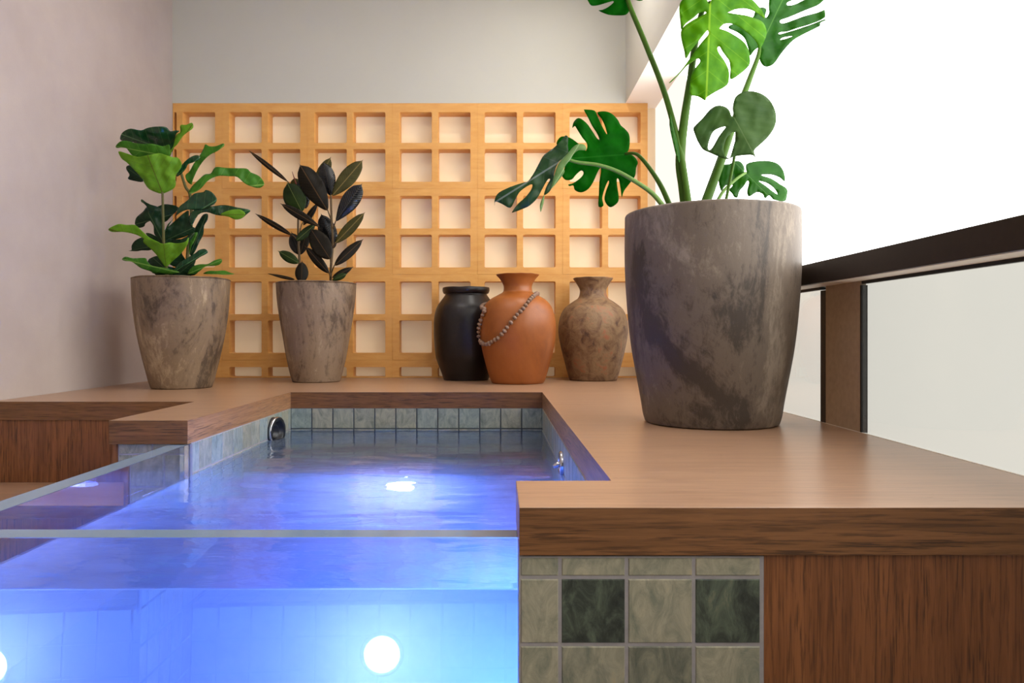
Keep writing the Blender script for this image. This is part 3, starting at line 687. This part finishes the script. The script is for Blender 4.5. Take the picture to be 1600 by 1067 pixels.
# -------- monstera in the big planter
BX, BY = .633, 2.19
mon = empty('potted_monstera', (BX, BY, ZD), 'tall split-leaf monstera in the largest weathered grey concrete planter, nearest on the right', 'plant')
pot(mon, 'planter', BX, BY, P_big, .620, .2515, M['pot'], .024, 1)
A = (1040, 0, .15468); B_ = (1120, 0, .125); C_ = (1070, 130, .18743); D_ = (860, 160, .1594); E_ = (765, 200, .13126); F_ = (900, 0, .1125)
m1 = [(430,30),(390,-40),(300,-60),(200,-30),(145,35),(140,120),(150,220),(160,300),(200,240),(280,180),(340,130),(400,118),(408,135),(350,165),(260,215),(190,265),(155,325),(165,420),(190,520),(205,590),(250,520),(320,430),(390,340),(425,305),(435,345),(380,410),(310,500),(240,600),(150,720),(40,830),(55,828),(135,752),(205,672),(260,632),(320,592),(348,605),(340,640),(290,700),(255,780),(245,870),(250,955),(330,975),(400,1015),(415,985),(500,930),(620,860),(640,780),(635,700),(590,610),(540,540),(522,490),(545,470),(575,520),(620,580),(645,620),(655,700),(655,800),(740,755),(840,665),(852,590),(835,500),(790,425),(700,360),(620,315),(560,295),(545,285),(590,243),(670,240),(760,285),(850,350),(920,430),(945,490),(985,440),(1020,330),(985,230),(900,185),(800,155),(640,132),(640,120),(700,95),(790,85),(880,105),(950,150),(1000,185),(975,110),(930,55),(860,-15),(760,-70),(620,-90),(500,-60),(450,30)]
leaf(mon, zt(m1, *A), [], zt([(450, 30)], *A)[0], zt([(410, 1000)], *A)[0], 2.03, M['mon_bright'], .15, .1, .22, -.1, .012, seed=1)
m2 = [(535,600),(525,680),(545,770),(590,825),(650,830),(720,790),(790,690),(860,600),(960,500),(1080,430),(1240,350),(1290,320),(1300,280),(1380,250),(1455,235),(1410,225),(1310,255),(1200,300),(1030,358),(900,398),(800,425),(768,420),(800,400),(875,395),(1000,353),(1150,308),(1300,250),(1390,180),(1430,120),(1470,120),(1420,65),(1370,110),(1250,160),(1100,200),(950,255),(830,293),(790,280),(800,250),(900,215),(1100,130),(1250,70),(1330,10),(1400,-60),(1300,-90),(1090,0),(990,50),(900,72),(872,50),(900,20),(1000,-20),(1100,-90),(900,-160),(800,-150),(700,-100),(655,0),(650,100),(655,160),(620,220),(600,200),(620,130),(600,100),(540,97),(480,140),(455,210),(350,290),(200,300),(145,350),(250,400),(340,470),(380,560),(405,650),(418,695),(460,640),(500,605)]
leaf(mon, zt(m2, *B_), [zt([(795,490),(830,468),(940,450),(925,462),(860,485),(800,498)], *B_)], zt([(540, 590)], *B_)[0], zt([(850, -60)], *B_)[0], 2.33, M['mon_mid'], .1, .1, -.2, .1, .012, seed=2, step=6)
m3 = [(415,280),(400,230),(402,180),(420,120),(460,85),(510,68),(580,70),(650,95),(710,145),(750,220),(762,300),(745,370),(700,440),(640,500),(585,550),(578,580),(600,642),(570,600),(490,600),(410,612),(350,632),(290,615),(200,575),(150,550),(110,490),(85,430),(70,380),(90,350),(150,290),(210,220),(270,188),(330,195),(370,225),(390,275)]
leaf(mon, zt(m3, *C_), [zt([(342,362),(300,368),(240,400),(210,460),(192,530),(205,558),(235,530),(280,450),(320,395)], *C_), zt([(430,415),(400,405),(370,430),(340,470),(325,530),(330,590),(350,618),(375,620),(395,560),(415,490),(430,440)], *C_)], zt([(410, 285)], *C_)[0], zt([(590, 620)], *C_)[0], 2.12, M['mon_grey'], -.2, -.5, .12, .1, .008, seed=3)
m4 = [(515,745),(513,675),(600,650),(700,648),(780,675),(825,740),(832,818),(790,785),(720,762),(650,762),(645,770),(720,795),(790,840),(850,880),(850,940),(830,985),(745,972),(725,955),(700,935),(668,960),(650,925),(600,908),(535,945),(520,900),(535,830),(520,815),(490,860),(455,900),(440,950),(415,950),(395,920),(370,890),(400,850),(350,848),(325,870),(305,900),(285,840),(280,760),(300,685),(370,675),(420,650),(465,655),(495,700),(495,745)]
leaf(mon, zt(m4, *C_), [zt([(618,815),(680,830),(740,870),(775,925),(740,908),(690,868),(640,832)], *C_)], zt([(508, 750)], *C_)[0], zt([(690, 930)], *C_)[0], 2.30, M['mon_mid'], .2, .4, .15, .1, .008, seed=4)
m5 = [(745,505),(770,460),(778,380),(770,310),(730,260),(690,225),(660,170),(600,110),(530,88),(460,100),(500,160),(530,220),(556,305),(544,300),(500,220),(460,130),(430,80),(340,70),(332,80),(370,150),(410,230),(460,310),(480,362),(455,350),(410,280),(350,200),(280,153),(230,190),(215,250),(240,232),(265,270),(310,340),(350,390),(362,430),(345,475),(310,430),(270,400),(190,345),(105,335),(60,400),(90,480),(140,600),(130,680),(115,720),(150,760),(210,755),(250,710),(300,668),(325,690),(300,735),(225,790),(175,805),(190,820),(225,815),(240,860),(300,882),(370,850),(420,780),(460,690),(490,640),(495,680),(480,780),(475,900),(472,1020),(520,1010),(508,940),(530,850),(565,770),(574,790),(545,870),(530,950),(560,1010),(600,1025),(660,980),(670,920),(655,820),(652,750),(672,760),(690,860),(700,930),(720,870),(780,790),(830,720),(840,640),(858,590),(830,540),(790,510)]
leaf(mon, zt(m5, *D_), [], zt([(740, 510)], *D_)[0], zt([(60, 560)], *D_)[0], 2.33, M['mon_dark'], .1, .1, .15, .15, .01, seed=5)
m6 = [(900,90),(935,110),(930,200),(935,290),(870,360),(830,400),(790,470),(765,560),(745,690),(710,760),(650,800),(660,740),(690,670),(722,612),(695,610),(640,700),(570,830),(480,920),(400,960),(280,1005),(270,995),(340,900),(430,820),(490,740),(510,690),(495,670),(420,710),(350,770),(300,860),(245,950),(150,905),(70,875),(60,925),(62,850),(110,770),(250,700),(400,650),(460,630),(530,530),(600,400),(650,320),(760,240),(840,160)]
leaf(mon, zt(m6, *E_), [], zt([(900, 360)], *E_)[0], zt([(70, 880)], *E_)[0], 2.12, M['mon_shade'], .1, 0, .2, .2, .01, seed=6)
m6b = [(1145,225),(1120,195),(1060,190),(1000,220),(930,300),(860,370),(810,440),(775,540),(745,650),(730,725),(800,650),(890,530),(885,480),(930,410),(960,380),(1000,310),(1060,265),(1140,265),(1150,240)]
o6 = leaf(mon, zt(m6b, *E_), [], zt([(950, 380)], *E_)[0], zt([(740, 720)], *E_)[0], 2.09, M['mon_pale'], .1, .1, .2, .1, .006, seed=7)
tag(o6, 'pale folded underside of the drooping leaf')
leaf(mon, zt([(648,795),(612,870),(598,930),(608,1000),(630,940),(645,880),(652,820)], *E_), [], zt([(648, 800)], *E_)[0], zt([(608, 1000)], *E_)[0], 2.12, M['mon_pale'], 0, 0, .1, 0, .002, step=3, seed=8, name='leaf_tip')
m7 = [(735,0),(745,40),(750,100),(735,160),(690,205),(600,215),(450,205),(315,148),(370,135),(450,95),(520,35),(510,15),(420,40),(300,75),(210,75),(160,0),(120,-80),(180,-180),(300,-260),(500,-330),(700,-330),(880,-250),(960,-120),(940,-10),(880,12),(820,-5),(770,-30)]
leaf(mon, zt(m7, *F_), [], (982, -2), (930, -28), 2.25, M['mon_dark'], 0, .3, .15, .1, .008, seed=9)
ZS = 334                                                   # stalk feet lie below the rim, in the soil
stalk(mon, [(979, -8), (985, 12), (1010, 72), (1040, 150), (1063, 238), (1072, 290), (1078, ZS)], [2.25, 2.24, 2.2, 2.16, 2.14, 2.13, 2.13], 7, 11, M['petiole'])
stalk(mon, [(1110, 4), (1097, 18), (1086, 70), (1078, 130), (1069, 190), (1063, 250), (1068, 290), (1074, ZS)], [2.04, 2.08, 2.12, 2.13, 2.14, 2.15, 2.16, 2.16], 6, 19, M['petiole'])
stalk(mon, [(1187, 74), (1184, 90), (1172, 122), (1158, 160), (1142, 205), (1125, 255), (1096, ZS)], [2.33, 2.33, 2.32, 2.3, 2.28, 2.26, 2.24], 5, 16, M['petiole'])
stalk(mon, [(1147, 184), (1151, 210), (1147, 247), (1140, 285), (1130, ZS)], [2.13, 2.18, 2.2, 2.2, 2.2], 4, 5, M['petiole'])
stalk(mon, [(1165, 270), (1150, 280), (1128, 302), (1112, ZS)], [2.3, 2.28, 2.26, 2.24], 4, 6, M['petiole_light'])
stalk(mon, [(977, 240), (992, 240), (1003, 248), (1020, 270), (1035, 295), (1052, ZS)], [2.33, 2.31, 2.29, 2.26, 2.24, 2.22], 4, 9, M['petiole'])
stalk(mon, [(890, 250), (905, 254), (935, 258), (965, 268), (998, 287), (1022, 305), (1045, ZS)], [2.1, 2.1, 2.1, 2.1, 2.1, 2.11, 2.12], 5, 8, M['petiole_light'])
leaf(mon, [(1048,178),(1053,200),(1060,228),(1063,250),(1059,252),(1052,225),(1046,195)], [], (1047, 178), (1061, 252), 2.13, M['mon_mid'], 0, 0, .1, 0, 0, step=3, name='leaf_sheath')

# -------- fiddle leaf fig
GX, GY = (287-UC)/F*3.65, 3.65
fig = empty('potted_fiddle_leaf_fig', (GX, GY, ZD), 'fiddle leaf fig with broad wavy leaves in a taupe concrete planter by the left wall', 'plant')
pot(fig, 'planter', (284-UC)/F*3.65, GY, P_a, .540, .2285, M['pot_a'], .02, 12)
G_ = (165, 180, .13121); H_ = (165, 300, .13121); I_ = (270, 190, .13123); J_ = (260, 300, .13121)
FL = [
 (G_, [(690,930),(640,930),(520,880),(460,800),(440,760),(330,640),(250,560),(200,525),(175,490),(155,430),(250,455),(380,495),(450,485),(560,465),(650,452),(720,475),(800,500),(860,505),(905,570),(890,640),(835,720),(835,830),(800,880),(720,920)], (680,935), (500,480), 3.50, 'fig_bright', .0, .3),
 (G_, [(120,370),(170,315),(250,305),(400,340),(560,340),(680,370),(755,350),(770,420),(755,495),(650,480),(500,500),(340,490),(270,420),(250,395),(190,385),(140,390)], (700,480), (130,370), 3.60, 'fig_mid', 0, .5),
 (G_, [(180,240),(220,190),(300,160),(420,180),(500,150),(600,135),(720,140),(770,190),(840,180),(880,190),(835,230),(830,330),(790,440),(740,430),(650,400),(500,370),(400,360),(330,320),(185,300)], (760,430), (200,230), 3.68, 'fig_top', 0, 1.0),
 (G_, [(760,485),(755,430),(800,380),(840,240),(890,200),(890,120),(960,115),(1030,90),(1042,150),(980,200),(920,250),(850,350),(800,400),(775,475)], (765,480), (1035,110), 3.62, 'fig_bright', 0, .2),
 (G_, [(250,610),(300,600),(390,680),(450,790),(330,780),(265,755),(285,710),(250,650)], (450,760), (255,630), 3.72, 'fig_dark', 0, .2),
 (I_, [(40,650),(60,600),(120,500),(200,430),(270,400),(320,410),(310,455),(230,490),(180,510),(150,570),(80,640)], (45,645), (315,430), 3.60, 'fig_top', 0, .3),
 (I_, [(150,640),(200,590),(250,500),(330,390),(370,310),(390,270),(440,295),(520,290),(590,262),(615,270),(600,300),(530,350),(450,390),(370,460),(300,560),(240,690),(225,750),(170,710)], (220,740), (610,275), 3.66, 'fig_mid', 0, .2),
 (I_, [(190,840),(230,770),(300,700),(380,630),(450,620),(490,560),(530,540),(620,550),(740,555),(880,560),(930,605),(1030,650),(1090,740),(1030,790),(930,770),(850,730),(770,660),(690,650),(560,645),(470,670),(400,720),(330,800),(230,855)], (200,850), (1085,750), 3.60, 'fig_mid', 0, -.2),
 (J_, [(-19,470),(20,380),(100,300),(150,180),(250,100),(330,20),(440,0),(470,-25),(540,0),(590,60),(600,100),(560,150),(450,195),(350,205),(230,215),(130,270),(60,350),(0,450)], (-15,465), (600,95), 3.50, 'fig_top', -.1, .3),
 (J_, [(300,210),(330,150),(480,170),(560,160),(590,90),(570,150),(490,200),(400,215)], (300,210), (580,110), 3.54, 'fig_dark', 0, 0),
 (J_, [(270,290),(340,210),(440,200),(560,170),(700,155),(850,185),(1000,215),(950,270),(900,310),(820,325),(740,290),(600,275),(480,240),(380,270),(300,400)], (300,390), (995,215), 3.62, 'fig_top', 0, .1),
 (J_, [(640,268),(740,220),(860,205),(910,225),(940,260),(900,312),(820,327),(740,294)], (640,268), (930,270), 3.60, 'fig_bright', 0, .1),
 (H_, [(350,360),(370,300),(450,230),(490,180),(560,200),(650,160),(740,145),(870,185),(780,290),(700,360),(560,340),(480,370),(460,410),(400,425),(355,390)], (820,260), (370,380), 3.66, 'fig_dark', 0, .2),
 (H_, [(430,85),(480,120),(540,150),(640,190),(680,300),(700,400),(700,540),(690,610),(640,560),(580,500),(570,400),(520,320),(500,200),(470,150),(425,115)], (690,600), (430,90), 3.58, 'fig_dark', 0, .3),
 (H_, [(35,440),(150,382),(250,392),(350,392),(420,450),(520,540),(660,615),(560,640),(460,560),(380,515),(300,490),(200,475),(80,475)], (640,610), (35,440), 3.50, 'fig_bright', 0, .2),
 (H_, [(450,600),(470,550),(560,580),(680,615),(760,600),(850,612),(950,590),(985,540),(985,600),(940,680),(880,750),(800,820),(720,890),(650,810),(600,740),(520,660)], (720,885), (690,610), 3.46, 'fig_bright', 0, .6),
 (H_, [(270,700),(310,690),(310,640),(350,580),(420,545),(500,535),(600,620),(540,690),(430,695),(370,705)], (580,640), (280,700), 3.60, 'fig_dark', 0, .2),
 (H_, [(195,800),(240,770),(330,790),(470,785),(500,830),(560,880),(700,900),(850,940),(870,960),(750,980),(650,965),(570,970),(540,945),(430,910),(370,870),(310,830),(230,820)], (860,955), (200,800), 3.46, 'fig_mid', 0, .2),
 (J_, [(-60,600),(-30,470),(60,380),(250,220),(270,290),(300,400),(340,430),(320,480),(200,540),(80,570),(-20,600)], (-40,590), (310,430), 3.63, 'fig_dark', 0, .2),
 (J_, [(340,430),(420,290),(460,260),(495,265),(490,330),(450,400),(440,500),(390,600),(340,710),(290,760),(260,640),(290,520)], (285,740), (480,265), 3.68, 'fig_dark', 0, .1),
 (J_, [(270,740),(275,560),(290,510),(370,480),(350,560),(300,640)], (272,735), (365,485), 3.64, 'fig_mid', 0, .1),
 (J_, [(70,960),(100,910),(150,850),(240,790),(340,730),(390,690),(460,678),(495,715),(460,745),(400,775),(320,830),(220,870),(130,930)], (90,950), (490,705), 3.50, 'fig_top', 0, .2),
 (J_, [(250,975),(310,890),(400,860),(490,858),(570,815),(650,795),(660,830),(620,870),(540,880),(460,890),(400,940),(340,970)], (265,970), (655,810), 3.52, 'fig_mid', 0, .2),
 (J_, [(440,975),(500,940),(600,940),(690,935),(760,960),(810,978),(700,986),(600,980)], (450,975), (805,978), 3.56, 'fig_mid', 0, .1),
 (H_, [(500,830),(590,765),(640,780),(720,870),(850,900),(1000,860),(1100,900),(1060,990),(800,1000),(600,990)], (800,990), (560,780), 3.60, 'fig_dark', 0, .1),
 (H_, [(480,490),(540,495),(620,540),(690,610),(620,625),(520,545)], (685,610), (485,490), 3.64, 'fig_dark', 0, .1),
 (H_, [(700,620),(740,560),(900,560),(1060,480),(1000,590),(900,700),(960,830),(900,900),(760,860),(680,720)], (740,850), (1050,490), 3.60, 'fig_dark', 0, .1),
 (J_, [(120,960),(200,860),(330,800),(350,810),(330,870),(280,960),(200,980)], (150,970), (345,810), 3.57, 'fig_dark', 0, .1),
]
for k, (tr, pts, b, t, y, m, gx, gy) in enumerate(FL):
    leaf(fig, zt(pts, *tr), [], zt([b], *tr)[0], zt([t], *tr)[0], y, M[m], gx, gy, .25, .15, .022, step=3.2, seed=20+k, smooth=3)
stalk(fig, [(254, 300), (255, 345), (256, 385), (259, 410), (262, 448)], [3.5, 3.52, 3.54, 3.56, 3.58], 3.5, 5, M['fig_stem'], 'stem')
stalk(fig, [(283, 270), (290, 292), (297, 305), (299, 345), (294, 390), (291, 448)], [3.64, 3.65, 3.65, 3.65, 3.65, 3.65], 4, 6, M['fig_stem'], 'stem')

# -------- rubber plant
RY = 4.13
rub = empty('potted_rubber_plant', ((494-UC)/F*RY, RY, ZD), 'rubber plant with dark oval leaves in the smaller pale concrete planter before the lattice', 'plant')
pot(rub, 'planter', (494.5-UC)/F*RY, RY, P_b, .553, .2195, M['pot_b'], .02, 17)
def oval(b, t, hw, peak=.5):
    dx, dy = t[0]-b[0], t[1]-b[1]; L = math.hypot(dx, dy); ex, ey = dx/L, dy/L; n = 9; A_, B2 = [], []
    for i in range(1, n):
        s = i/n; w = hw*(math.sin(PI*s**(math.log(.5)/math.log(peak))))**.62
        A_.append((b[0]+ex*L*s-ey*w, b[1]+ey*L*s+ex*w)); B2.append((b[0]+ex*L*s+ey*w, b[1]+ey*L*s-ex*w))
    return [b]+A_+[(b[0]+ex*L*.985-ey*.8, b[1]+ey*L*.985+ex*.8), (t[0]+ex*3, t[1]+ey*3), (b[0]+ex*L*.985+ey*.8, b[1]+ey*L*.985-ex*.8)]+B2[::-1]
RL = [((450,284),(391,237),4,'rub_dark',4.08,.5), ((472,331),(449,286),17.5,'rub_green',4.02,.5), ((499,354),(440,319),7,'rub_dark',3.99,.55), ((511.7,329),(468.6,257.5),17.5,'rub_dark',4.02,.55),
 ((494,292),(516,247),10,'rub_olive',4.16,.5), ((517,306),(506,254),13,'rub_gloss',4.12,.55), ((519,306),(566,251),13,'rub_olive',4.09,.55), ((524.7,346),(565,288),14,'rub_gloss',4.06,.6),
 ((524,380),(569,333),9,'rub_olive',4.06,.5), ((522.6,415),(566,375),8,'rub_dark',4.06,.5), ((516,405),(486,358),15.5,'rub_dark',4.0,.5), ((522,388),(502,335),14,'rub_gloss',4.14,.5),
 ((514,427),(478,386),7.5,'rub_dark',4.03,.5), ((519,434),(550,418),5,'rub_dark',4.05,.5), ((519,438),(541,428),5,'rub_green',4.03,.55), ((457,368),(401,335),4.5,'rub_dark',4.06,.5),
 ((467,411),(436,393),8,'rub_green',4.03,.5), ((471,441),(472,409),10.5,'rub_dark',4.02,.45), ((461,437),(421,428),2.5,'rub_dark',4.05,.4), ((468,398),(456,364),10,'rub_gloss',4.12,.5),
 ((469,398),(481,357),8.5,'rub_dark',4.10,.5), ((463,376),(493,350),7,'rub_green',4.01,.45), ((474,352),(496,318),5,'rub_dark',4.18,.5), ((478,326),(468,280),11,'rub_gloss',4.16,.5), ((466,304),(460,278),10,'rub_olive',4.17,.5)]
for k, (b, t, hw, m, y, pk) in enumerate(RL):
    leaf(rub, oval(b, t, hw, pk), [], b, t, y, M[m], R.uniform(-.1, .1), R.uniform(-.2, .2), .3 if k % 2 else .2, .15, .006, step=3.2, seed=60+k, smooth=2)
stalk(rub, [(517, 305), (518, 340), (520, 380), (517, 420), (517, 452)], [4.09, 4.08, 4.08, 4.08, 4.09], 3, 4.5, M['rub_stem'], 'stem')
stalk(rub, [(466, 300), (466, 335), (466, 370), (468, 410), (468, 452)], [4.09, 4.08, 4.08, 4.08, 4.09], 2.5, 4.5, M['rub_stem'], 'stem')
stalk(rub, [(471, 352), (475, 345), (462, 395), (467, 415)][:2][::-1]+[(469, 362), (468, 380)], [4.16, 4.14, 4.12, 4.1], 1.5, 2.5, M['rub_stem'], 'stem')
for a, b in (((511.7, 328), (517, 342)), ((524.7, 345), (520, 358)), ((524, 379), (520, 388)), ((522.6, 414), (518, 426)), ((516, 404), (517, 412)), ((514, 426), (517, 434)), ((449, 283), (465, 302)), ((457, 367), (466, 376))):
    stalk(rub, [a, ((a[0]+b[0])/2, (a[1]+b[1])/2), b], [4.04, 4.06, 4.08], 1.6, 2.2, M['rub_stem'], 'leaf_stalk', 3)
stalk(rub, [(456.5, 268), (459, 276), (463, 288)], [4.08, 4.08, 4.08], .6, 2.4, M['rub_sheath'], 'leaf_sheath', 4)
